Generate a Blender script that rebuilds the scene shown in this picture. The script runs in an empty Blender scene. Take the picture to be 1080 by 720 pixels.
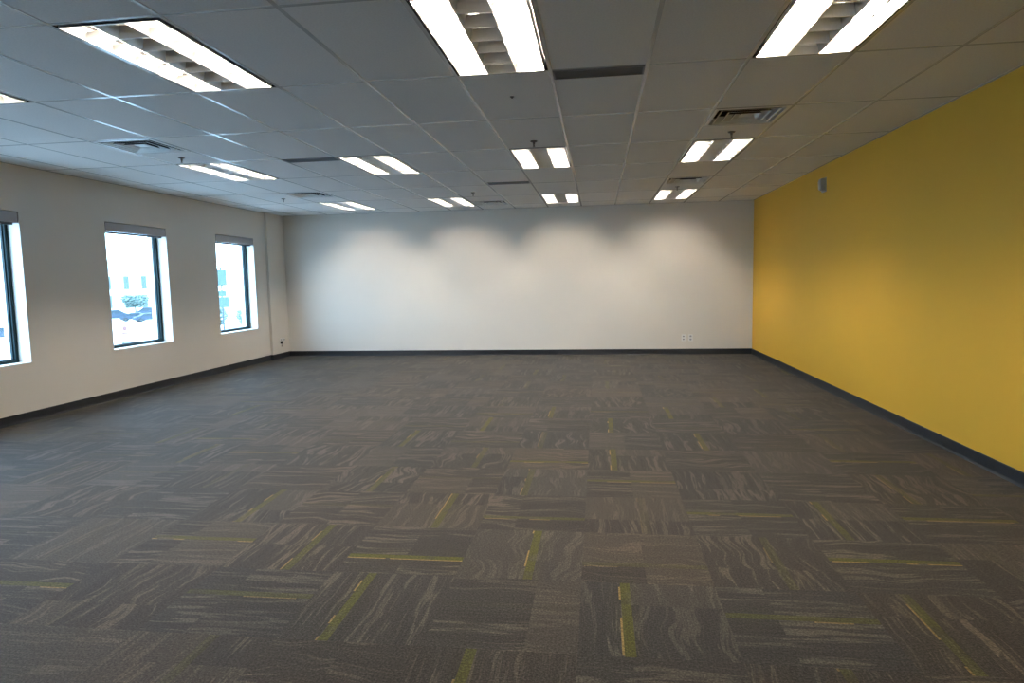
import bpy, bmesh, math, random
from mathutils import Vector, Matrix
random.seed(7)
S = bpy.context.scene
COL = S.collection
PI = math.pi

# ------------------------------------------------------------------ sizes
H = 2.743                       # ceiling height
XL, XR = -6.138, 2.756          # window wall, yellow wall
YB, YF = 12.318, -7.0           # far wall, wall behind the camera
TX, TY = 0.6096, 1.2192         # ceiling grid module
GX, GY = -0.9015, 4.3302        # a grid crossing
EYE = 1.4232
GROUND = -4.5

# ------------------------------------------------------------------ helpers
def obj(name, bm, mats, parent=None, smooth=False):
    me = bpy.data.meshes.new(name)
    bmesh.ops.recalc_face_normals(bm, faces=bm.faces)
    if smooth:
        for f in bm.faces: f.smooth = True
    bm.to_mesh(me); bm.free()
    for m in (mats if isinstance(mats, (list, tuple)) else [mats]): me.materials.append(m)
    o = bpy.data.objects.new(name, me); COL.objects.link(o)
    if parent is not None: o.parent = parent
    return o

def tag(o, label, cat, group=None):
    o['label'] = label; o['category'] = cat
    if group: o['group'] = group
    return o

def struct(o, label=None):
    o['kind'] = 'structure'
    if label: o['label'] = label
    return o

def thing(name, label, cat, loc=(0, 0, 0), rz=0, group=None):
    o = bpy.data.objects.new(name, None); COL.objects.link(o)
    o.empty_display_size = .1
    o.location = loc; o.rotation_euler = (0, 0, rz)
    return tag(o, label, cat, group)

def dup(root, loc, rz=0, label=None, scale=None):
    r = root.copy(); COL.objects.link(r); r.location = loc; r.rotation_euler = (0, 0, rz)
    if label: r['label'] = label
    if scale: r.scale = scale
    for ch in list(root.children):
        c = ch.copy(); COL.objects.link(c); c.parent = r
        for g in list(ch.children):
            d = g.copy(); COL.objects.link(d); d.parent = c
    return r

def box(bm, x0, x1, y0, y1, z0, z1, mi=0):
    v = [bm.verts.new((x, y, z)) for x in (x0, x1) for y in (y0, y1) for z in (z0, z1)]
    for q in ((0, 1, 3, 2), (4, 6, 7, 5), (0, 4, 5, 1), (2, 3, 7, 6), (0, 2, 6, 4), (1, 5, 7, 3)):
        f = bm.faces.new([v[i] for i in q]); f.material_index = mi
    return v

def bbox(x0, x1, y0, y1, z0, z1, bev=.003, seg=2):
    bm = bmesh.new(); box(bm, x0, x1, y0, y1, z0, z1)
    bmesh.ops.bevel(bm, geom=bm.edges[:], offset=bev, segments=seg, affect='EDGES', profile=.6)
    return bm

def lathe(bm, prof, n=24, cx=0, cy=0, mi=0):
    rings = []
    for r, z in prof:
        rings.append([bm.verts.new((cx + r * math.cos(2 * PI * k / n), cy + r * math.sin(2 * PI * k / n), z)) for k in range(n)])
    for a, b in zip(rings, rings[1:]):
        for k in range(n):
            f = bm.faces.new((a[k], a[(k + 1) % n], b[(k + 1) % n], b[k])); f.material_index = mi; f.smooth = True
    for ring in (rings[0], rings[-1]):
        try:
            f = bm.faces.new(ring); f.material_index = mi
        except ValueError: pass

def tube(bm, a, b, r, n=12, mi=0):
    a, b = Vector(a), Vector(b); d = (b - a).normalized()
    u = d.orthogonal().normalized(); w = d.cross(u)
    R = [[bm.verts.new(c + r * (u * math.cos(2 * PI * k / n) + w * math.sin(2 * PI * k / n))) for k in range(n)] for c in (a, b)]
    for k in range(n):
        f = bm.faces.new((R[0][k], R[0][(k + 1) % n], R[1][(k + 1) % n], R[1][k])); f.smooth = True; f.material_index = mi
    for ring in R:
        f = bm.faces.new(ring); f.material_index = mi

def prism(bm, pts, y0, y1, axis='y', mi=0):
    """extrude a closed outline along y (pts in x,z) or along x (pts in y,z)"""
    def P(p, t): return (p[0], t, p[1]) if axis == 'y' else (t, p[0], p[1])
    a = [bm.verts.new(P(p, y0)) for p in pts]; b = [bm.verts.new(P(p, y1)) for p in pts]
    n = len(pts)
    for k in range(n):
        f = bm.faces.new((a[k], a[(k + 1) % n], b[(k + 1) % n], b[k])); f.material_index = mi
    for r in (a, b):
        f = bm.faces.new(r); f.material_index = mi

# ------------------------------------------------------------------ materials
def mat(name, col, rough=.6, metal=0, spec=.5, noise=None, bump=None, sheen=0):
    m = bpy.data.materials.new(name); m.use_nodes = True
    nt = m.node_tree; b = nt.nodes['Principled BSDF']
    b.inputs['Base Color'].default_value = (*col, 1)
    b.inputs['Roughness'].default_value = rough
    b.inputs['Metallic'].default_value = metal
    b.inputs['Specular IOR Level'].default_value = spec
    tc = nt.nodes.new('ShaderNodeTexCoord')
    if noise:                                  # (scale, amount): slight mottling of the paint itself
        n = nt.nodes.new('ShaderNodeTexNoise'); n.inputs['Scale'].default_value = noise[0]; n.inputs['Detail'].default_value = 4
        nt.links.new(tc.outputs['Object'], n.inputs['Vector'])
        r = nt.nodes.new('ShaderNodeValToRGB')
        lo = tuple(c * (1 - noise[1]) for c in col); hi = tuple(min(1, c * (1 + noise[1])) for c in col)
        r.color_ramp.elements[0].position = .3; r.color_ramp.elements[0].color = (*lo, 1)
        r.color_ramp.elements[1].position = .7; r.color_ramp.elements[1].color = (*hi, 1)
        nt.links.new(n.outputs['Fac'], r.inputs['Fac']); nt.links.new(r.outputs['Color'], b.inputs['Base Color'])
    if bump:
        n = nt.nodes.new('ShaderNodeTexNoise'); n.inputs['Scale'].default_value = bump[0]; n.inputs['Detail'].default_value = 3
        nt.links.new(tc.outputs['Object'], n.inputs['Vector'])
        k = nt.nodes.new('ShaderNodeBump'); k.inputs['Strength'].default_value = bump[1]; k.inputs['Distance'].default_value = .002
        nt.links.new(n.outputs['Fac'], k.inputs['Height']); nt.links.new(k.outputs['Normal'], b.inputs['Normal'])
    return m

M = {}
M['white_wall'] = mat('white wall paint', (.78, .745, .69), .55, 0, .3, (1.5, .012), (160, .12))
M['yellow_wall'] = mat('yellow wall paint', (.68, .385, .042), .55, 0, .2, (1.5, .015), (160, .12))
M['tile'] = mat('mineral ceiling tile', (.80, .785, .765), .9, 0, .1, (90, .05), (220, .25))
M['tbar'] = mat('ceiling grid enamel', (.60, .595, .58), .24, 0, .6, (3, .01))
M['plenum'] = mat('plenum dark', (.03, .03, .03), .9, 0, .1, (3, .1))
M['black_vinyl'] = mat('dark vinyl base', (.014, .017, .022), .4, 0, .4, (6, .08))
M['housing'] = mat('black housing enamel', (.006, .006, .006), .6, 0, .2, (4, .1))
M['reflector'] = mat('white reflector enamel', (.88, .88, .86), .4, 0, .4, (3, .01))
M['louver'] = mat('satin aluminium louver', (.92, .91, .90), .36, 1.0, .5, (12, .02))
M['lamp_off'] = mat('unlit lamp glass', (.75, .74, .72), .25, 0, .5, (4, .01))
M['slot'] = mat('grey slot grille', (.19, .19, .20), .5, 0, .4, (8, .05))
M['vent'] = mat('white diffuser enamel', (.78, .77, .75), .35, 0, .5, (5, .04))
M['brass'] = mat('sprinkler metal', (.16, .15, .14), .35, .9, .5, (30, .1))
M['frame'] = mat('dark teal window frame', (.004, .022, .027), .5, 0, .25, (4, .08))
M['fascia'] = mat('grey blind fascia', (.46, .46, .49), .45, 0, .4, (3, .02))
M['blind_dark'] = mat('dark end cap', (.06, .065, .07), .5, 0, .4, (5, .05))
M['plastic'] = mat('white plastic', (.86, .86, .85), .35, 0, .5, (8, .01))
M['grey_plastic'] = mat('grey plastic', (.42, .43, .46), .35, 0, .5, (8, .02))
M['dark_slot'] = mat('dark slot', (.02, .02, .02), .5, 0, .3, (8, .05))
M['black_plastic'] = mat('black plastic', (.012, .012, .012), .4, 0, .5, (8, .05))

def emis(name, col, k):
    m = bpy.data.materials.new(name); m.use_nodes = True
    nt = m.node_tree; nt.nodes.clear()
    e = nt.nodes.new('ShaderNodeEmission'); o = nt.nodes.new('ShaderNodeOutputMaterial')
    e.inputs['Color'].default_value = (*col, 1); e.inputs['Strength'].default_value = k
    nt.links.new(e.outputs[0], o.inputs['Surface']); return m
LAMP = 170
M['lamp'] = emis('lit fluorescent tube', (1.0, .872, .725), LAMP)

def glass_mat():
    m = bpy.data.materials.new('tinted window glass'); m.use_nodes = True
    nt = m.node_tree; nt.nodes.clear()
    t = nt.nodes.new('ShaderNodeBsdfTransparent'); t.inputs['Color'].default_value = (.89, .95, .97, 1)
    g = nt.nodes.new('ShaderNodeBsdfGlossy'); g.inputs['Roughness'].default_value = .02
    lw = nt.nodes.new('ShaderNodeLayerWeight'); lw.inputs['Blend'].default_value = .5
    pw = nt.nodes.new('ShaderNodeMath'); pw.operation = 'POWER'; pw.inputs[1].default_value = 5
    nt.links.new(lw.outputs['Facing'], pw.inputs[0])
    f = nt.nodes.new('ShaderNodeMath'); f.operation = 'MULTIPLY_ADD'; f.inputs[1].default_value = .5; f.inputs[2].default_value = .02
    nt.links.new(pw.outputs[0], f.inputs[0])
    x = nt.nodes.new('ShaderNodeMixShader'); o = nt.nodes.new('ShaderNodeOutputMaterial')
    nt.links.new(f.outputs[0], x.inputs[0]); nt.links.new(t.outputs[0], x.inputs[1]); nt.links.new(g.outputs[0], x.inputs[2])
    nt.links.new(x.outputs[0], o.inputs['Surface']); return m
M['glass'] = glass_mat()

# ---- carpet: every tile carries its own seed / stripe data on the mesh, the rest is nodes
def carpet_mat():
    m = bpy.data.materials.new('patterned carpet tile'); m.use_nodes = True
    nt = m.node_tree; L = nt.links; b = nt.nodes['Principled BSDF']
    def N(t): return nt.nodes.new(t)
    def put(sock, v):
        if isinstance(v, (int, float)): sock.default_value = v
        else: L.new(v, sock)
    def ma(op, a, bb=0, c=None):
        n = N('ShaderNodeMath'); n.operation = op; put(n.inputs[0], a); put(n.inputs[1], bb)
        if c is not None: put(n.inputs[2], c)
        return n.outputs[0]
    def att(name):
        n = N('ShaderNodeAttribute'); n.attribute_name = name; return n.outputs['Fac']
    def vec(x, y, z):
        n = N('ShaderNodeCombineXYZ'); put(n.inputs[0], x); put(n.inputs[1], y); put(n.inputs[2], z); return n.outputs[0]
    def noise(v, scale, detail=2, rough=.5):
        n = N('ShaderNodeTexNoise'); L.new(v, n.inputs['Vector']); n.inputs['Scale'].default_value = scale
        n.inputs['Detail'].default_value = detail; n.inputs['Roughness'].default_value = rough; return n.outputs['Fac']
    def ramp(v, stops, mode='LINEAR'):
        n = N('ShaderNodeValToRGB'); L.new(v, n.inputs['Fac']); cr = n.color_ramp; cr.interpolation = mode
        while len(cr.elements) < len(stops): cr.elements.new(.5)
        for e, (p, c) in zip(cr.elements, stops):
            e.position = p; e.color = (*c, 1) if isinstance(c, tuple) else (c, c, c, 1)
        return n.outputs['Color']
    def mix(f, a, c, mode='MIX'):
        n = N('ShaderNodeMix'); n.data_type = 'RGBA'; n.blend_type = mode; put(n.inputs['Factor'], f)
        for s, v in ((6, a), (7, c)):
            if isinstance(v, tuple): n.inputs[s].default_value = (*v, 1)
            else: L.new(v, n.inputs[s])
        return n.outputs[2]
    uv = N('ShaderNodeUVMap'); uv.uv_map = 'tile'
    sp = N('ShaderNodeSeparateXYZ'); L.new(uv.outputs[0], sp.inputs[0]); u, v = sp.outputs[0], sp.outputs[1]
    seed, off, prom, split, tint = att('seed'), att('stripe_at'), att('stripe_show'), att('split'), att('tint')
    past = ma('GREATER_THAN', u, off); far = ma('GREATER_THAN', v, split)
    sd = ma('ADD', seed, ma('ADD', ma('MULTIPLY', past, 3.7), ma('MULTIPLY', far, 7.9)))
    wob = ma('MULTIPLY', ma('SUBTRACT', noise(vec(ma('MULTIPLY', u, 2.0), ma('MULTIPLY', v, 1.9), sd), 1.0, 1), .5), ma('ADD', .06, ma('MULTIPLY', att('wave'), .42)))
    uu = ma('ADD', u, wob)
    streak = noise(vec(ma('MULTIPLY', uu, 13), ma('MULTIPLY', v, .9), sd), 1.0, 2.5, .6)
    fine = noise(vec(ma('MULTIPLY', uu, 34), ma('MULTIPLY', v, .8), ma('ADD', sd, 31)), 1.0, 2, .5)
    base = ramp(streak, [(0, (.052, .049, .046)), (.36, (.064, .060, .056)), (.47, (.074, .069, .064)), (.555, (.078, .073, .067)),
                         (.585, (.178, .154, .127)), (.64, (.172, .149, .123)), (.67, (.074, .069, .064)), (1, (.098, .088, .077))])
    base = mix(ma('MULTIPLY', ramp_fac(nt, fine, .60, .66), .58), base, (.178, .154, .127))
    base = mix(ma('MULTIPLY', ramp_fac(nt, fine, .40, .34), .42), base, (.040, .039, .039))
    # some blocks of a tile are tufted in a paler tan yarn
    r2 = ma('FRACT', ma('MULTIPLY', sd, 3.77))
    base = mix(ma('MULTIPLY', ma('GREATER_THAN', r2, .68), .42), base, (.150, .130, .106))
    base = mix(ma('MULTIPLY', ma('LESS_THAN', r2, .18), .2), base, (.048, .046, .046))
    # dye lot: cool grey to warm brown, tile by tile
    base = mix(ma('MULTIPLY', ma('FRACT', ma('MULTIPLY', sd, 7.131)), .35), base, (.078, .073, .067))
    base = mix(1.0, base, (.43, .43, .43), 'MULTIPLY')
    base = mix(.45, base, ramp(tint, [(0, (.86, .94, 1.06)), (.5, (1, 1, 1)), (1, (1.14, 1.0, .88))]), 'MULTIPLY')
    # green stripe with a fine ochre edge
    d = ma('SUBTRACT', u, off)
    inside = ma('MULTIPLY', ma('GREATER_THAN', d, -.036), ma('LESS_THAN', d, .036))
    patch = ramp_fac(nt, noise(vec(ma('MULTIPLY', u, 3), ma('MULTIPLY', v, 5), ma('ADD', seed, 50)), 1.0, 1), .25, .5)
    green = ma('MULTIPLY', inside, ma('MULTIPLY', prom, ma('ADD', .45, ma('MULTIPLY', patch, .55))))
    base = mix(green, base, (.060, .059, .010))
    edge = ma('MULTIPLY', ma('MULTIPLY', ma('GREATER_THAN', d, -.050), ma('LESS_THAN', d, -.036)),
              ma('MULTIPLY', prom, ma('GREATER_THAN', noise(vec(v, v, ma('ADD', seed, 80)), 2.2, 0), .53)))
    base = mix(ma('MULTIPLY', edge, .9), base, (.23, .155, .05))
    # loop pile
    gp = N('ShaderNodeNewGeometry').outputs['Position']
    pile = noise(gp, 110, 3, .75)
    row = N('ShaderNodeTexWave'); row.wave_type = 'BANDS'; row.bands_direction = 'Y'
    L.new(vec(v, ma('MULTIPLY', u, 1), 0), row.inputs['Vector']); row.inputs['Scale'].default_value = 22; row.inputs['Distortion'].default_value = .6
    base = mix(.9, base, ramp(pile, [(.34, .35), (.5, .95), (.66, 1.8)]), 'MULTIPLY')
    base = mix(.35, base, ramp(row.outputs['Fac'], [(0, .75), (1, 1.2)]), 'MULTIPLY')
    L.new(base, b.inputs['Base Color'])
    b.inputs['Roughness'].default_value = .7; b.inputs['Specular IOR Level'].default_value = .10
    b.inputs['Sheen Weight'].default_value = .07; b.inputs['Sheen Roughness'].default_value = .3
    k = N('ShaderNodeBump'); k.inputs['Strength'].default_value = .5; k.inputs['Distance'].default_value = .004
    L.new(pile, k.inputs['Height']); L.new(k.outputs[0], b.inputs['Normal'])
    return m

def ramp_fac(nt, v, a, c):
    n = nt.nodes.new('ShaderNodeMapRange'); nt.links.new(v, n.inputs['Value'])
    n.inputs['From Min'].default_value = a; n.inputs['From Max'].default_value = c
    n.interpolation_type = 'SMOOTHSTEP'; return n.outputs[0]

# ------------------------------------------------------------------ floor
CT, CX0, CY0 = .61, .522, 2.39
def build_floor():
    shown = {}                                  # (column,row) -> stripe position of the tiles whose stripe reads clearly
    A, B = .20 / .61, .352 / .61
    for k, o in {(-2, 1): B, (-3, 2): B, (-1, 0): A, (-1, 4): A, (-3, 0): A, (-4, 1): B, (-4, 3): B, (-2, -1): A, (-5, 2): B, (-3, 4): B,
                 (0, 5): B, (1, 2): A, (1, 0): A, (0, 0): B, (1, 1): B, (-3, 1): A, (-2, 2): A, (0, 2): B, (-1, 3): B, (-5, 1): B,
                 (-2, 4): A, (-6, 0): B, (-2, 7): A, (0, 7): A, (2, 4): B, (-1, 6): A, (-4, 5): A, (-3, 6): A, (2, 2): B}.items(): shown[k] = o
    verts, faces, data, uvs = [], [], [], []
    c0, c1 = math.floor((XL - CX0) / CT), math.ceil((XR - CX0) / CT)
    r0, r1 = math.floor((YF - CY0) / CT), math.ceil((YB - CY0) / CT)
    for c in range(c0, c1):
        for r in range(r0, r1):
            xa, xb = max(XL, CX0 + c * CT), min(XR, CX0 + (c + 1) * CT)
            ya, yb = max(YF, CY0 + r * CT), min(YB, CY0 + (r + 1) * CT)
            if xb - xa < 1e-4 or yb - ya < 1e-4: continue
            k = len(verts); P = [(xa, ya), (xb, ya), (xb, yb), (xa, yb)]
            verts += [(x, y, 0) for x, y in P]; faces.append((k, k + 1, k + 2, k + 3))
            vert = (c + r) % 2 == 1
            for x, y in P:
                fx, fy = (x - CX0) / CT - c, (y - CY0) / CT - r
                uvs.append((fx, fy) if vert else (fy, fx))
            if (c, r) in shown: o, s = shown[(c, r)], random.uniform(.55, 1)
            else: o, s = random.choice((A, B)), random.choice((0, .05, .15, .3, .5))
            data.append((random.random() * 60, o, s, random.choice((.34, .5, .66, 2)), random.random(), random.random() ** 2))
    # underside and edges so the floor is a slab
    k = len(verts)
    verts += [(XL, YF, -.12), (XR, YF, -.12), (XR, YB, -.12), (XL, YB, -.12), (XL, YF, -.002), (XR, YF, -.002), (XR, YB, -.002), (XL, YB, -.002)]
    for q in ((0, 3, 2, 1), (0, 1, 5, 4), (1, 2, 6, 5), (2, 3, 7, 6), (3, 0, 4, 7)): faces.append(tuple(k + i for i in q)); uvs += [(0, 0)] * 4; data.append((0, .3, 0, 2, .5, 0))
    me = bpy.data.meshes.new('floor'); me.from_pydata(verts, [], faces); me.update()
    lay = me.uv_layers.new(name='tile')
    for i, q in enumerate(uvs): lay.data[i].uv = q
    for j, n in enumerate(('seed', 'stripe_at', 'stripe_show', 'split', 'tint', 'wave')):
        a = me.attributes.new(n, 'FLOAT', 'FACE')
        for i, d in enumerate(data): a.data[i].value = d[j]
    me.materials.append(carpet_mat())
    o = bpy.data.objects.new('floor', me); COL.objects.link(o)
    struct(o, 'patterned grey brown carpet tile floor with thin green stripes')
build_floor()

# ------------------------------------------------------------------ walls
WY = [0.97, 3.385, 5.80, 8.228, 10.650]         # window centres along the left wall
WHALF, WZ0, WZ1, WT = .591, .632, 2.253, .30
bm = bmesh.new()
box(bm, XL - WT, XL, YF - .2, YB + .2, -.12, WZ0)
box(bm, XL - WT, XL, YF - .2, YB + .2, WZ1, H + .35)
e = [YF - .2] + [v for c in WY for v in (c - WHALF, c + WHALF)] + [YB + .2]
for a, b_ in zip(e[::2], e[1::2]): box(bm, XL - WT, XL, a, b_, WZ0, WZ1)
bmesh.ops.remove_doubles(bm, verts=bm.verts, dist=1e-5)
struct(obj('wall_left', bm, M['white_wall']), 'off white wall with three tall windows')
bm = bmesh.new(); box(bm, XL, XR, YB, YB + .2, -.12, H + .35)
struct(obj('wall_back', bm, M['white_wall']), 'blank off white far wall')
bm = bmesh.new(); box(bm, XR, XR + .2, YF - .2, YB + .2, -.12, H + .35)
struct(obj('wall_right', bm, M['yellow_wall']), 'mustard yellow painted wall')
bm = bmesh.new(); box(bm, XL, XR, YF - .2, YF, -.12, H + .35)
struct(obj('wall_front', bm, M['white_wall']))
PX, PY = XL + .05, 11.66                       # shallow pilaster in the far left corner
bm = bbox(XL - .01, PX, PY, YB + .01, 0, H + .01, .004)
struct(obj('pilaster', bm, M['white_wall']), 'shallow white pilaster in the far left corner')

def base(name, bm):
    struct(obj(name, bm, M['black_vinyl']))
def profile(t, h): return [(0, 0), (t + .006, 0), (t + .002, .012), (t, .02), (t, h - .006), (t - .002, h), (0, h)]
BH = .1
bm = bmesh.new(); prism(bm, [(XL + x, z) for x, z in profile(.008, BH)], YF, PY); base('baseboard_left', bm)
bm = bmesh.new(); prism(bm, [(PX + x, z) for x, z in profile(.008, BH)], PY - .008, YB)
box(bm, XL, PX + .008, PY - .009, PY, 0, BH); base('trim_1', bm)
bm = bmesh.new(); prism(bm, [(XR - x, z) for x, z in profile(.008, BH)], YF, YB); base('baseboard_right', bm)
bm = bmesh.new(); prism(bm, [(YB - x, z) for x, z in profile(.008, BH)], PX, XR, 'x'); base('baseboard_back', bm)

# ------------------------------------------------------------------ ceiling
LIGHTS = [(c, r) for r in (-1, 2, 5) for c in (-6, -3, 0, 3)]
VENTS = [(-6, 1.0), (3, 1.0), (3, 4.0), (-6, 4.0), (-2, 5.5)]
SLOTS = [(1, 0.0), (-4, 2.0), (-1, 3.84)]
SL = .16                                       # slot depth as a share of a tile
def gx(c): return GX + TX * c
def gy(r): return GY + TY * r
bm = bmesh.new()
cmin, rmin, rmax = -9, math.floor((YF - GY) / TY), 6
for c in range(cmin, 6):
    for r in range(rmin, rmax + 1):
        if (c, r) in LIGHTS: continue
        segs = [(r, r + 1)]
        for vc, vr in VENTS:
            if vc == c and math.floor(vr) == r: segs = [(r + .5, r + 1)] if vr == r else [(r, r + .5)]
        for sc, sr in SLOTS:
            if sc == c and math.floor(sr) == r: segs = [(r + SL, r + 1)] if sr == r else [(r, r + 1 - SL)]
        for a, b_ in segs:
            x0, x1, y0, y1 = max(gx(c), XL), min(gx(c + 1), XR), max(gy(a), YF), min(gy(b_), YB)
            if x1 - x0 < .05 or y1 - y0 < .05: continue
            i = .011
            box(bm, x0 + i, x1 - i, y0 + i, y1 - i, H + .0015, H + .015, 0)
hb = .012
for c in range(cmin, 7):
    x = gx(c)
    if x > XL + .02 and x < XR - .02: box(bm, x - hb, x + hb, YF, YB, H, H + .012, 1)
for r in range(rmin, rmax + 1):
    y = gy(r)
    if y < YF: continue
    box(bm, XL, XR, y - hb, y + hb, H + .0004, H + .012, 1)
for vc, vr in VENTS:                           # cross tee closing each half tile
    box(bm, gx(vc), gx(vc + 1), gy(math.floor(vr) + .5) - hb, gy(math.floor(vr) + .5) + hb, H + .0004, H + .012, 1)
box(bm, XL, XL + .022, YF, YB, H - .0015, H + .012, 1); box(bm, XR - .022, XR, YF, YB, H - .0015, H + .012, 1)
box(bm, XL, XR, YB - .022, YB, H - .0015, H + .012, 1); box(bm, XL, XR, YF, YF + .022, H - .0015, H + .012, 1)
box(bm, XL - WT, XR + .2, YF - .2, YB + .2, H + .35, H + .45, 2)
struct(obj('ceiling', bm, [M['tile'], M['tbar'], M['plenum']]), 'suspended ceiling of grey white tiles in a metal grid')

# ------------------------------------------------------------------ ceiling lights
def make_light():
    t = thing('ceiling_light', '', 'ceiling light', group='recessed ceiling lights')
    W, D_ = TX / 2 - .0125, TY / 2 - .0125     # half sizes of the opening
    zt = .150
    bm = bmesh.new()                           # black housing: a pan open below, with a lip
    w = .004
    box(bm, -W, W, -D_, D_, zt, zt + w)
    box(bm, -W, -W + w, -D_, D_, -.001, zt); box(bm, W - w, W, -D_, D_, -.001, zt)
    box(bm, -W + w, W - w, -D_, -D_ + w, -.001, zt); box(bm, -W + w, W - w, D_ - w, D_, -.001, zt)
    obj('housing', bm, M['housing'], t)
    lw, ld = W - .020, D_ - .020               # louver half sizes
    bm = bmesh.new()                           # white reflector above the louver
    pts = [(-lw, .085), (-lw, .120), (-lw + .03, .140), (lw - .03, .140), (lw, .120), (lw, .085), (lw + .003, .085), (lw + .003, .122), (lw - .029, .143), (-lw + .029, .143), (-lw - .003, .122), (-lw - .003, .085)]
    prism(bm, pts, -ld, ld)
    box(bm, -lw, lw, -ld - .002, -ld, .038, .143); box(bm, -lw, lw, ld, ld + .002, .038, .143)
    obj('reflector', bm, M['reflector'], t)
    # louver: 3 x 6 cells of curved blades, thin below and thick above
    bm = bmesh.new()
    zb, zl = -.007, .056
    def half(z):                               # blade half thickness
        s = (z - zb) / (zl - zb); return .0024 + .013 * s * s
    zs = [zb + (zl - zb) * k / 6 for k in range(7)]
    def blade(o):
        return [(o + half(z), z) for z in zs] + [(o - half(z), z) for z in reversed(zs)]
    cw = 2 * lw / 3; cd = 2 * ld / 6
    for k in range(1, 3):                      # the long inner blades stand taller and shade the unlit middle row
        prism(bm, blade(-lw + cw * k), -ld, ld); box(bm, -lw + cw * k - .004, -lw + cw * k + .004, -ld, ld, zl - .002, .122)
    zc = [zb + (.040 - zb) * k / 6 for k in range(7)]      # cross blades are lower than the long ones
    def cross(o): return [(o + half(z) + .0038, z) for z in zc] + [(o - half(z) - .0038, z) for z in reversed(zc)]
    ml = cw / 2
    for k in range(1, 6):
        prism(bm, cross(-ld + cd * k), -lw, -ml, 'x'); prism(bm, cross(-ld + cd * k), ml, lw, 'x')
        prism(bm, blade(-ld + cd * k), -ml, ml, 'x')       # full height over the unlit middle row
    for s in (-1, 1):                          # outer walls of the louver
        prism(bm, [(s * (lw - .0 - half(z) * 1.0), z) for z in zs] + [(s * (lw + .002), z) for z in reversed(zs)], -ld, ld)
        prism(bm, [(s * (ld - half(z)), z) for z in zc] + [(s * (ld + .002), z) for z in reversed(zc)], -lw, lw, 'x')
    o = obj('louver', bm, M['louver'], t)
    for f in o.data.polygons: f.use_smooth = False
    for k, m in ((-1, 'lamp'), (0, 'lamp_off'), (1, 'lamp')):
        bm = bmesh.new(); tube(bm, (k * cw, -ld + .02, .084), (k * cw, ld - .02, .084), .0127, 14)
        obj('lamp' if k else 'unlit_lamp', bm, M[m], t)
    return t
LL = {(-6, -1): 'bright ceiling light cut off by the left photo edge, nearest row',
      (-3, -1): 'large bright ceiling light upper left, nearest row, fully in view',
      (0, -1): 'bright ceiling light at the top photo edge, left of the grey slot grille',
      (3, -1): 'bright ceiling light at the top photo edge nearest the yellow wall',
      (-6, 2): 'middle row ceiling light nearest the window wall',
      (-3, 2): 'middle row ceiling light beside the thin slot grille, left of centre',
      (0, 2): 'middle row ceiling light near the photo centre line, third from the windows',
      (3, 2): 'middle row ceiling light between two square vents near the yellow wall',
      (-6, 5): 'far row ceiling light nearest the windows, close to the far wall',
      (-3, 5): 'far row ceiling light just left of the small square vent',
      (0, 5): 'far row ceiling light just right of the small square vent',
      (3, 5): 'far row ceiling light nearest the yellow wall'}
L0 = make_light(); first = True
for c, r in LIGHTS:
    p = (gx(c) + TX / 2, gy(r) + TY / 2, H)
    if first: L0.location = p; L0['label'] = LL[(c, r)]; first = False
    else: dup(L0, p, 0, LL[(c, r)])

# ------------------------------------------------------------------ square vents
def make_vent():
    t = thing('ceiling_vent', '', 'vent', group='square ceiling vents')
    W = TX / 2 - .012
    def frust(bm, a0, z0, a1, z1, th=.0025, back=0, lip=.004):     # square cone ring from half size a0 at z0 to a1 at z1
        q = [(1, 1), (-1, 1), (-1, -1), (1, -1)]
        R = [[bm.verts.new((a * x, a * y, z)) for x, y in q] for a, z in ((a0, z0), (a1, z1), (a1 - .004, z1 + th), (a0 - lip, z0 + th))]
        for i in range(4):
            A, B = R[i], R[(i + 1) % 4]
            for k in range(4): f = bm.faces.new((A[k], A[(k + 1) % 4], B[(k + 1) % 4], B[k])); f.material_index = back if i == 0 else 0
    bm = bmesh.new()
    frust(bm, W, -.002, W - .028, -.004); frust(bm, W - .028, -.004, W - .030, .050)
    obj('frame', bm, M['vent'], t)
    for a in (.236, .172, .108):
        bm = bmesh.new(); frust(bm, a, -.003, a - .036, .050, .0015, 1, .013); obj('cone', bm, [M['vent'], M['plenum']], t)  # outer cone faces coloured dark: painted shade for the gaps between rings
    bm = bbox(-.050, .050, -.050, .050, .006, .012, .002); obj('centre_plate', bm, M['vent'], t)
    bm = bmesh.new()
    for s in ((-W, W, -W, W, .15, .155), (-W, -W + .003, -W, W, .0, .15), (W - .003, W, -W, W, .0, .15), (-W, W, -W, -W + .003, .0, .15), (-W, W, W - .003, W, .0, .15)): box(bm, *s)
    for sx, sy in ((1, 0), (-1, 0), (0, 1), (0, -1)):          # hanger straps that carry the plate
        tube(bm, (.045 * sx, .045 * sy, .010), (.045 * sx, .045 * sy, .151), .004, 8)
    obj('plenum_box', bm, M['plenum'], t)
    return t
VL = ['square vent with stepped rings at upper left, nearest the window wall', 'large square vent upper right with dusty rim, between grid and yellow wall',
      'far square vent in front of the far light by the yellow wall', 'far square vent on the left, in line with the window wall lights',
      'small square vent close to the far wall between two lights']
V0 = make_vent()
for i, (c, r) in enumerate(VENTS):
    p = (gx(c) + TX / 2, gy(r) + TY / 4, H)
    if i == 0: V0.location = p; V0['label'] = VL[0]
    else: dup(V0, p, 0, VL[i])

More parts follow.
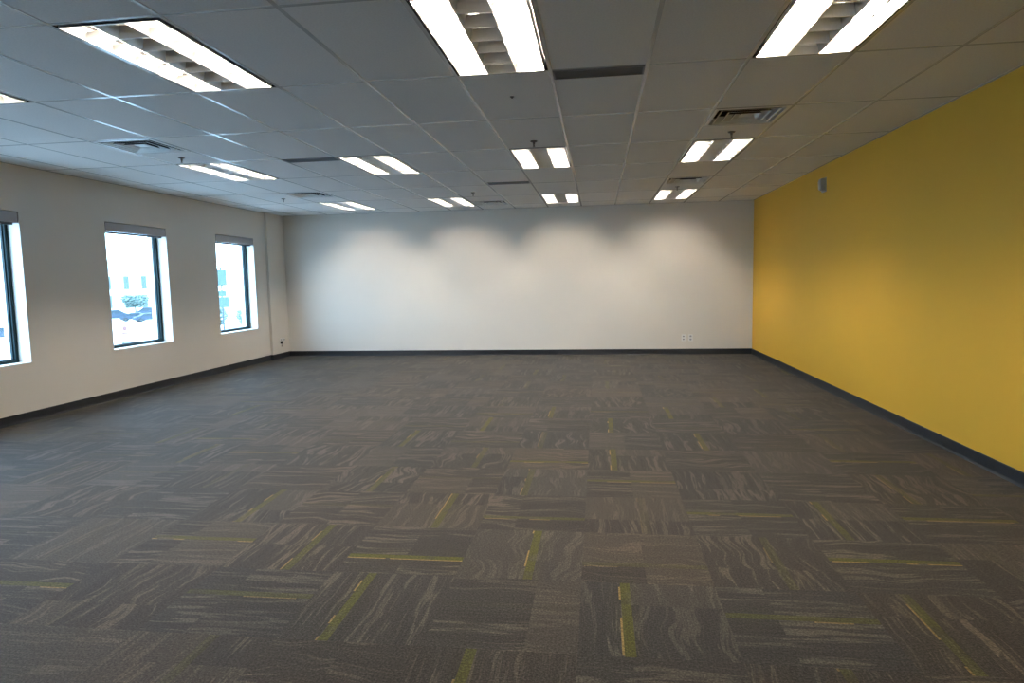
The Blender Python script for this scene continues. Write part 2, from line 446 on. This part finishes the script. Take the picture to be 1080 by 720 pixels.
# ------------------------------------------------------------------ slot grilles
def make_slot():
    t = thing('slot_grille', '', 'vent', group='grey slot grilles')
    w, d = TX / 2 - .014, TY * SL / 2 - .010
    bm = bmesh.new()
    for s in ((-w, w, -d, -d + .012), (-w, w, d - .012, d), (-w, -w + .012, -d, d), (w - .012, w, -d, d)): box(bm, *s, -.004, .03)
    obj('frame', bm, M['slot'], t)
    bm = bmesh.new()
    n = 7
    for k in range(n):
        y = -d + .012 + (2 * d - .024) * (k + .5) / n
        prism(bm, [(y - .009, .004), (y + .006, -.002), (y + .009, -.001), (y - .006, .006)], -w + .012, w - .012, 'x')
    obj('slats', bm, M['slot'], t)
    bm = bmesh.new(); box(bm, -w, w, -d, d, .03, .034); obj('backing', bm, M['plenum'], t)
    return t
SLB = ['wide dark grey slot grille right of the top centre ceiling light', 'thin dark slot grille left of the middle row light', 'thin dark slot grille in the ceiling in front of the far wall, left of centre']
S0 = make_slot()
for i, (c, r) in enumerate(SLOTS):
    p = (gx(c) + TX / 2, gy(r + SL / 2), H)
    if i == 0: S0.location = p; S0['label'] = SLB[0]
    else: dup(S0, p, 0, SLB[i])

# ------------------------------------------------------------------ sprinklers and the little ceiling fitting
def make_sprinkler():
    t = thing('ceiling_sprinkler', '', 'sprinkler', group='fire sprinklers')
    bm = bmesh.new(); lathe(bm, [(.034, 0), (.034, -.003), (.028, -.010), (.014, -.012)], 24); obj('escutcheon', bm, M['brass'], t)
    bm = bmesh.new(); lathe(bm, [(.011, -.010), (.011, -.022), (.007, -.024), (.004, -.030), (.003, -.046), (.005, -.050)], 14)
    for s in (-1, 1): tube(bm, (s * .010, 0, -.020), (s * .004, 0, -.052), .0022, 8)
    obj('body', bm, M['brass'], t)
    bm = bmesh.new(); n = 16; r_ = [(.014 if k % 2 else .010) for k in range(n)]
    a = [bm.verts.new((r_[k] * math.cos(2 * PI * k / n), r_[k] * math.sin(2 * PI * k / n), -.052)) for k in range(n)]
    b_ = [bm.verts.new((v.co.x, v.co.y, -.054)) for v in a]
    bm.faces.new(a); bm.faces.new(b_)
    for k in range(n): bm.faces.new((a[k], a[(k + 1) % n], b_[(k + 1) % n], b_[k]))
    obj('deflector', bm, M['brass'], t)
    return t
SP = [((-4.244, 6.43), 'dark sprinkler head beside the middle row light nearest the windows'),
      ((-4.824, 9.82), 'small sprinkler head in the ceiling above the far window'),
      ((-0.602, 6.45), 'dark sprinkler head just before the central middle row light'),
      ((1.234, 6.45), 'dark sprinkler head between the large dusty vent and a light by the yellow wall'),
      ((1.17, 10.12), 'tiny sprinkler head before the far light by the yellow wall'),
      ((-1.857, 9.93), 'tiny sprinkler head in front of the small far wall vent')]
P0 = make_sprinkler()
for i, ((x, y), l) in enumerate(SP):
    if i == 0: P0.location = (x, y, H); P0['label'] = l
    else: dup(P0, (x, y, H + .0015), 0, l)
bm = bmesh.new(); lathe(bm, [(.016, .001), (.016, -.003), (.011, -.006), (.006, -.012), (.002, -.013)], 18)
o = obj('ceiling_hook', bm, M['brass']); o.location = (-.608, 4.88, H + .0015)
tag(o, 'tiny dark fitting in the ceiling tile below the top centre light', 'ceiling hook')

# ------------------------------------------------------------------ windows and blinds
def make_window(n, yc, label):
    bm = bmesh.new()
    xi, xo, fw = XL - .145, XL - .205, .042
    y0, y1 = yc - WHALF, yc + WHALF
    for s in ((y0, y0 + fw, WZ0, WZ1), (y1 - fw, y1, WZ0, WZ1), (y0 + fw, y1 - fw, WZ0, WZ0 + .030), (y0 + fw, y1 - fw, WZ1 - fw, WZ1)):
        box(bm, xo, xi, *s)
    g = .012                                   # glazing bead standing inside the frame
    for s in ((y0 + fw, y0 + fw + g, WZ0 + .030, WZ1 - fw), (y1 - fw - g, y1 - fw, WZ0 + .030, WZ1 - fw), (y0 + fw, y1 - fw, WZ0 + .030, WZ0 + .030 + g), (y0 + fw, y1 - fw, WZ1 - fw - g, WZ1 - fw)):
        box(bm, xi - .048, xi - .022, *s)
    f = struct(obj('window_%d' % n, bm, M['frame']), label)
    bm = bmesh.new(); box(bm, xi - .043, xi - .037, y0 + fw, y1 - fw, WZ0 + .03, WZ1 - fw)
    obj('glass_pane', bm, M['glass'], f)
wl = [None, None, 'window cut off by the left photo edge', 'middle window of the three in view', 'window nearest the far wall']
for i, yc in enumerate(WY): make_window(i + 1, yc, wl[i])

def make_blind():
    t = thing('roller_blind', '', 'blind', group='rolled up window blinds')
    w = WHALF - .012
    bm = bmesh.new()                           # fascia: L section with a rounded lower lip
    pts = [(-.100, .0), (-.005, .0), (-.003, -.004), (-.003, -.106), (-.005, -.112), (-.010, -.112), (-.010, -.108), (-.001, -.104), (-.001, -.008), (-.100, -.008)]
    prism(bm, pts, -w, w - .004); obj('fascia', bm, M['fascia'], t)
    for s in (-1, 1):
        bm = bbox(-.098, -.003, min(s * (w - .004), s * (w + .006)), max(s * (w - .004), s * (w + .006)), -.114, .002, .002)
        obj('end_cap', bm, M['blind_dark'], t)
    bm = bmesh.new(); tube(bm, (-.052, -w + .01, -.056), (-.052, w - .01, -.056), .036, 20); obj('rolled_fabric', bm, M['fascia'], t)
    bm = bbox(-.066, -.046, -w + .012, w - .02, -.134, -.108, .004); obj('hem_bar', bm, M['blind_dark'], t)
    return t
BL = ['grey roller blind cassette over the window at the left photo edge', 'grey roller blind cassette over the middle window', 'grey roller blind cassette over the window nearest the far wall']
B0 = make_blind()
for i, yc in enumerate(WY[2:]):
    p = (XL, yc, WZ1 - .007)
    if i == 0: B0.location = p; B0['label'] = BL[0]
    else: dup(B0, p, 0, BL[i])

# ------------------------------------------------------------------ outlets on the far wall
def make_plate(name, label, loc):
    t = thing(name, label, 'outlet', loc, 0, 'wall outlets on the far wall')
    obj('cover_plate', bbox(-.038, .038, -.006, 0, -.062, .062, .003), M['plastic'], t)
    return t
t = make_plate('data_outlet', 'white data outlet plate low on the far wall, left of the pair', (1.545, YB, .303))
for z in (.026, -.026):
    obj('jack', bbox(-.014, .014, -.008, -.004, z - .012, z + .012, .0015), M['grey_plastic'], t)
    obj('port', bbox(-.008, .008, -.0085, -.006, z - .007, z + .005, .001), M['dark_slot'], t)
t = make_plate('power_outlet', 'white duplex power outlet low on the far wall, right of the pair', (1.672, YB, .303))
for z in (.028, -.028):
    f = obj('receptacle', bbox(-.018, .018, -.0085, -.004, z - .016, z + .016, .004), M['grey_plastic'], t)
    bm = bmesh.new()
    box(bm, -.008, -.0055, -.0092, -.008, z - .004, z + .008); box(bm, .0055, .008, -.0092, -.008, z - .004, z + .008); lathe(bm, [(.0025, z - .012), (.0025, z - .008)], 8, 0, -.0086)
    obj('contact_slots', bm, M['dark_slot'], f)
# outlet with a plugged in black lead on the corner pilaster
t = thing('power_outlet', 'white outlet with a black plug on the corner pilaster', 'outlet', (PX, 11.985, .33), 0)
obj('cover_plate', bbox(0, .006, -.042, .042, -.065, .065, .003), M['plastic'], t)
for z in (.028, -.028): obj('receptacle', bbox(.004, .0085, -.018, .018, z - .016, z + .016, .003), M['grey_plastic'], t)
t = thing('outlet_plug', 'small black plug in the pilaster outlet', 'plug', (PX + .0085, 11.955, .315), 0)
bm = bbox(0, .036, -.017, .017, -.034, .020, .007, 3)
obj('body', bm, M['black_plastic'], t)
bm = bmesh.new(); tube(bm, (.022, 0, -.038), (.018, 0, -.09), .005, 10); obj('strain_relief', bm, M['black_plastic'], t)
t = thing('coax_outlet', 'round white knob with dark centre beside the black plug', 'wall fitting', (PX, 12.08, .355), 0)
def xlathe(prof, n=20):
    bm = bmesh.new(); lathe(bm, prof, n); bmesh.ops.rotate(bm, verts=bm.verts, matrix=Matrix.Rotation(PI / 2, 3, 'Y')); return bm
obj('ring', xlathe([(.040, 0), (.040, .012), (.034, .020), (.020, .022)]), M['plastic'], t)
obj('centre', xlathe([(.018, .018), (.018, .026), (.012, .030)]), M['grey_plastic'], t)

# ------------------------------------------------------------------ wall sensor on the yellow wall
t = thing('wall_sensor', 'small grey box sensor high on the yellow wall', 'sensor', (XR, 8.62, 2.50), 0)
obj('back_plate', bbox(-.010, 0, -.075, .075, -.085, .085, .003), M['grey_plastic'], t)
bm = bmesh.new(); prism(bm, [(-.010, -.070), (-.062, -.052), (-.070, .055), (-.058, .074), (-.010, .078)], -.068, .020)
bmesh.ops.bevel(bm, geom=bm.edges[:], offset=.005, segments=2, affect='EDGES'); obj('body', bm, M['grey_plastic'], t)
bm = bmesh.new(); prism(bm, [(-.010, -.070), (-.052, -.050), (-.058, .055), (-.010, .072)], .021, .070)
bmesh.ops.bevel(bm, geom=bm.edges[:], offset=.006, segments=2, affect='EDGES'); obj('lens', bm, M['plastic'], t)

# ------------------------------------------------------------------ outdoors, seen through the glass
M['asphalt'] = mat('pale concrete lot', (.46, .46, .45), .9, 0, .2, (.05, .06))
M['render_wall'] = mat('pale building render', (.62, .61, .58), .8, 0, .2, (.3, .03))
M['far_glass'] = mat('far building glass', (.075, .10, .10), .7, 0, .1, (.5, .1))
M['cornice'] = mat('cornice', (.25, .25, .25), .8, 0, .1, (.5, .05))
M['navy'] = mat('navy car paint', (.040, .055, .075), .6, 0, .12, (2, .05))
M['silver'] = mat('silver car paint', (.25, .27, .29), .3, .3, .5, (2, .05))
M['car_glass'] = mat('car glass', (.03, .045, .055), .6, 0, .15, (2, .05))
M['tyre'] = mat('tyre rubber', (.02, .02, .02), .8, 0, .3, (8, .1))
M['leaf'] = mat('tree leaf', (.17, .23, .21), .8, 0, .1, (2, .3))
M['bark'] = mat('bark', (.10, .085, .07), .9, 0, .2, (5, .2))
M['sign'] = mat('pale teal sign panel', (.066, .10, .10), .7, 0, .1, (2, .05))
M['post'] = mat('grey steel post', (.06, .075, .08), .7, 0, .1, (2, .05))
M['red'] = mat('red plastic', (.12, .05, .045), .7, 0, .4, (2, .05))
bm = bmesh.new(); box(bm, -420, XL - WT - .05, -200, 420, GROUND - .3, GROUND); struct(obj('ground', bm, M['asphalt']), 'sunlit pale parking lot outside the windows')

def facing(x, y): return math.atan2(x, -y) if False else math.atan2(-x, y)   # turn so local -Y looks back at the room
def building(name, label, x, y, w, d, top, cols, zrows, rz):
    t = thing(name, label, 'building', (x, y, GROUND), rz)
    bm = bmesh.new(); box(bm, -w / 2, w / 2, 0, d, 0, top - GROUND); obj('facade', bm, M['render_wall'], t)
    bm = bmesh.new(); box(bm, -w / 2 - .3, w / 2 + .3, -.35, d + .3, top - GROUND - .8, top - GROUND - .3); obj('cornice', bm, M['cornice'], t)
    for z0, z1 in zrows:
        for k in range(cols):
            xx = -w / 2 + w * (k + .5) / cols
            bm = bmesh.new(); box(bm, xx - .62, xx + .62, -.12, .06, z0 - GROUND, z1 - GROUND)
            f = obj('window_frame', bm, M['cornice'], t)
            bm = bmesh.new(); box(bm, xx - .52, xx + .52, -.14, -.11, z0 - GROUND + .1, z1 - GROUND - .1); obj('pane', bm, M['far_glass'], f)
    for xx in (-w * .12, w * .2):
        obj('roof_unit', bbox(xx - 1.1, xx + 1.1, 3, 5.5, top - GROUND, top - GROUND + 1.5, .08), M['cornice'], t)
    return t
building('office_building', 'pale building with a row of windows seen through the middle window', -112, 148, 30, 14, 8.0, 8, [(.9, 4.2), (-3.6, -.4)], facing(-112, 148))

def make_car(paint):
    t = thing('car', '', 'car', group='cars parked outside')
    side = [(-2.2, .32), (-2.25, .62), (-2.15, .86), (-1.45, .95), (-.75, 1.42), (.75, 1.46), (1.55, 1.02), (2.1, .92), (2.25, .62), (2.2, .32)]
    bm = bmesh.new(); prism(bm, [(a, z) for a, z in side], -.86, .86)
    bmesh.ops.bevel(bm, geom=bm.edges[:], offset=.05, segments=2, affect='EDGES'); obj('body', bm, paint, t)
    bm = bmesh.new(); prism(bm, [(-1.30, .98), (-.72, 1.36), (.70, 1.39), (1.38, 1.03)], -.87, .87); obj('side_glass', bm, M['car_glass'], t)
    for x in (-1.35, 1.38):
        for s in (-1, 1):
            bm = bmesh.new(); tube(bm, (x, s * .68, .33), (x, s * .88, .33), .33, 20); w = obj('wheel', bm, M['tyre'], t)
            bm = bmesh.new(); tube(bm, (x, s * .875, .33), (x, s * .895, .33), .19, 14); obj('hub', bm, M['post'], w)
    return t
C0 = make_car(M['navy'])
C0.location = (-86.0, 107.6, GROUND); C0.rotation_euler = (0, 0, .75); C0['label'] = 'dark blue car parked outside the middle window, leftmost'
dup(C0, (-81.2, 106.6, GROUND), .55, 'dark blue car parked outside the middle window, centre of three')
dup(C0, (-77.2, 104.6, GROUND), .9, 'dark blue car parked outside the middle window, nearest its right frame')
C0.scale = (1, 1, 1.35)
dup(C0, (-88.2, 119.5, GROUND), .6, 'distant car parked to the right of the canopy tree')
C1 = make_car(M['navy']); C1.location = (-71.0, 69.4, GROUND); C1.rotation_euler = (0, 0, .8); C1['label'] = 'blue car outside the window at the left photo edge'

def tree(name, label, x, y, R_, zb, zt, n, size, trunk=True, cat='tree'):
    rr = random.Random(int(abs(x) * 10))
    t = thing(name, label, cat, (x, y, GROUND))
    bm = bmesh.new()
    for _ in range(n):
        a = rr.uniform(0, 2 * PI); q = math.sqrt(rr.random()); h = rr.random()
        k = (.45 + .55 * h) * math.sqrt(max(0, 1 - max(0, h - .6) ** 2 * 5))
        c = Vector((R_ * q * k * math.cos(a), R_ * q * k * math.sin(a), zb + (zt - zb) * h - GROUND))
        Rm = Matrix.Rotation(rr.uniform(0, PI), 3, 'Z') @ Matrix.Rotation(rr.uniform(-1.2, 1.2), 3, 'X')
        s = size * rr.uniform(.6, 1.2)
        pts = [(-s, 0, 0), (-.3 * s, -.4 * s, .05 * s), (.5 * s, -.3 * s, 0), (s, 0, -.1 * s), (.5 * s, .3 * s, 0), (-.3 * s, .4 * s, .05 * s)]
        bm.faces.new([bm.verts.new(c + Rm @ Vector(p)) for p in pts])
    obj('crown', bm, M['leaf'], t)
    bm = bmesh.new()
    lathe(bm, [(.22, 0), (.16, .8), (.13, zb - GROUND + .6)], 10)
    for k in range(6):
        a = k * PI / 3 + .3
        tube(bm, (0, 0, zb - GROUND + .3), (R_ * .45 * math.cos(a), R_ * .45 * math.sin(a), (zb + zt) / 2 - GROUND), .05, 6)
    obj('trunk' if trunk else 'stem', bm, M['bark'], t)
tree('canopy_tree', 'wide crowned pale green tree in front of the building outside', -99.5, 131, 3.4, -2.9, -.25, 1700, .34)
tree('shrub', 'low grey green shrub outside the window nearest the far wall, left one', -53.2, 86.0, 2.3, -4.1, -1.7, 900, .26, False, 'shrub')
tree('shrub', 'low grey green shrub outside the window nearest the far wall, right one', -49.4, 87.5, 1.9, -4.2, -2.1, 800, .26, False, 'shrub')

t = thing('pylon_sign', 'tall pale teal pylon sign with stacked panels outside', 'sign', (-46.5, 76.9, GROUND), facing(-46.5, 76.9))
bm = bmesh.new(); box(bm, -.10, .10, -.10, .10, 0, 8.2); obj('post', bm, M['post'], t)
for z0, z1, w in ((5.9, 7.9, .62), (4.6, 5.3, .5), (3.2, 4.5, .75)):
    obj('panel', bbox(-w, w, -.2, .2, z0, z1, .03), M['sign'], t)
t = thing('traffic_barrel', 'small red and white traffic barrel on the lot', 'barrel', (-60.2, 77.0, GROUND))
bm = bmesh.new(); lathe(bm, [(.42, 0), (.42, .08), (.30, .09), (.30, .45), (.27, .5), (.26, .95), (.10, 1.0)], 20); obj('body', bm, M['red'], t)
bm = bmesh.new(); lathe(bm, [(.305, .22), (.305, .42)], 20); obj('band', bm, M['plastic'], t)
t = thing('drain_grate', 'dark flat drain grate in the lot near the window foot', 'grate', (-49.9, 64.8, GROUND), facing(-49.9, 64.8))
bm = bmesh.new()
for k in range(9): box(bm, -.85, .85, -.9 + k * .2, -.78 + k * .2, 0, .04)
obj('bars', bm, M['post'], t)
bm = bmesh.new()
for s in ((-.95, -.85, -.95, .95), (.85, .95, -.95, .95), (-.85, .85, -.95, -.9), (-.85, .85, .85, .95)): box(bm, *s, 0, .05)
obj('rim', bm, M['post'], t)

# ------------------------------------------------------------------ daylight: bright overcast sky
w = bpy.data.worlds.new('overcast sky'); S.world = w; w.use_nodes = True
nt = w.node_tree; bg = nt.nodes['Background']
tc = nt.nodes.new('ShaderNodeTexCoord'); sp = nt.nodes.new('ShaderNodeSeparateXYZ'); rp = nt.nodes.new('ShaderNodeValToRGB')
nt.links.new(tc.outputs['Generated'], sp.inputs[0]); nt.links.new(sp.outputs['Z'], rp.inputs['Fac']); nt.links.new(rp.outputs['Color'], bg.inputs['Color'])
rp.color_ramp.elements[0].color = (.54, .77, 1, 1); rp.color_ramp.elements[1].color = (.46, .69, 1, 1)
bg.inputs['Strength'].default_value = 13.5

# ------------------------------------------------------------------ camera
F, YAW, PITCH, ROLL = 693.97, math.radians(-7.5207), math.radians(-5.3578), math.radians(-1.1446)
fwd = Vector((math.sin(YAW) * math.cos(PITCH), math.cos(YAW) * math.cos(PITCH), math.sin(PITCH)))
rgt = Vector((math.cos(YAW), -math.sin(YAW), 0)); up = rgt.cross(fwd)
r2 = rgt * math.cos(ROLL) + up * math.sin(ROLL); u2 = up * math.cos(ROLL) - rgt * math.sin(ROLL)
cd = bpy.data.cameras.new('camera'); cam = bpy.data.objects.new('camera', cd); COL.objects.link(cam)
cd.sensor_width = 36; cd.lens = 36 * F / 1080; cd.clip_end = 1000; cd.clip_start = .05
m = Matrix.Identity(4)
for i in range(3): m[i][0], m[i][1], m[i][2] = r2[i], u2[i], -fwd[i]
m[2][3] = EYE
cam.matrix_world = m
S.camera = cam

S.view_settings.view_transform = 'Standard'; S.view_settings.look = 'None'
S.view_settings.gamma = 1; S.view_settings.exposure = .42; S.view_settings.use_curve_mapping = False
S.cycles.max_bounces = 10; S.cycles.diffuse_bounces = 6; S.cycles.glossy_bounces = 4; S.cycles.transparent_max_bounces = 12
S.cycles.use_denoising = True
S.cycles.sample_clamp_indirect = 8
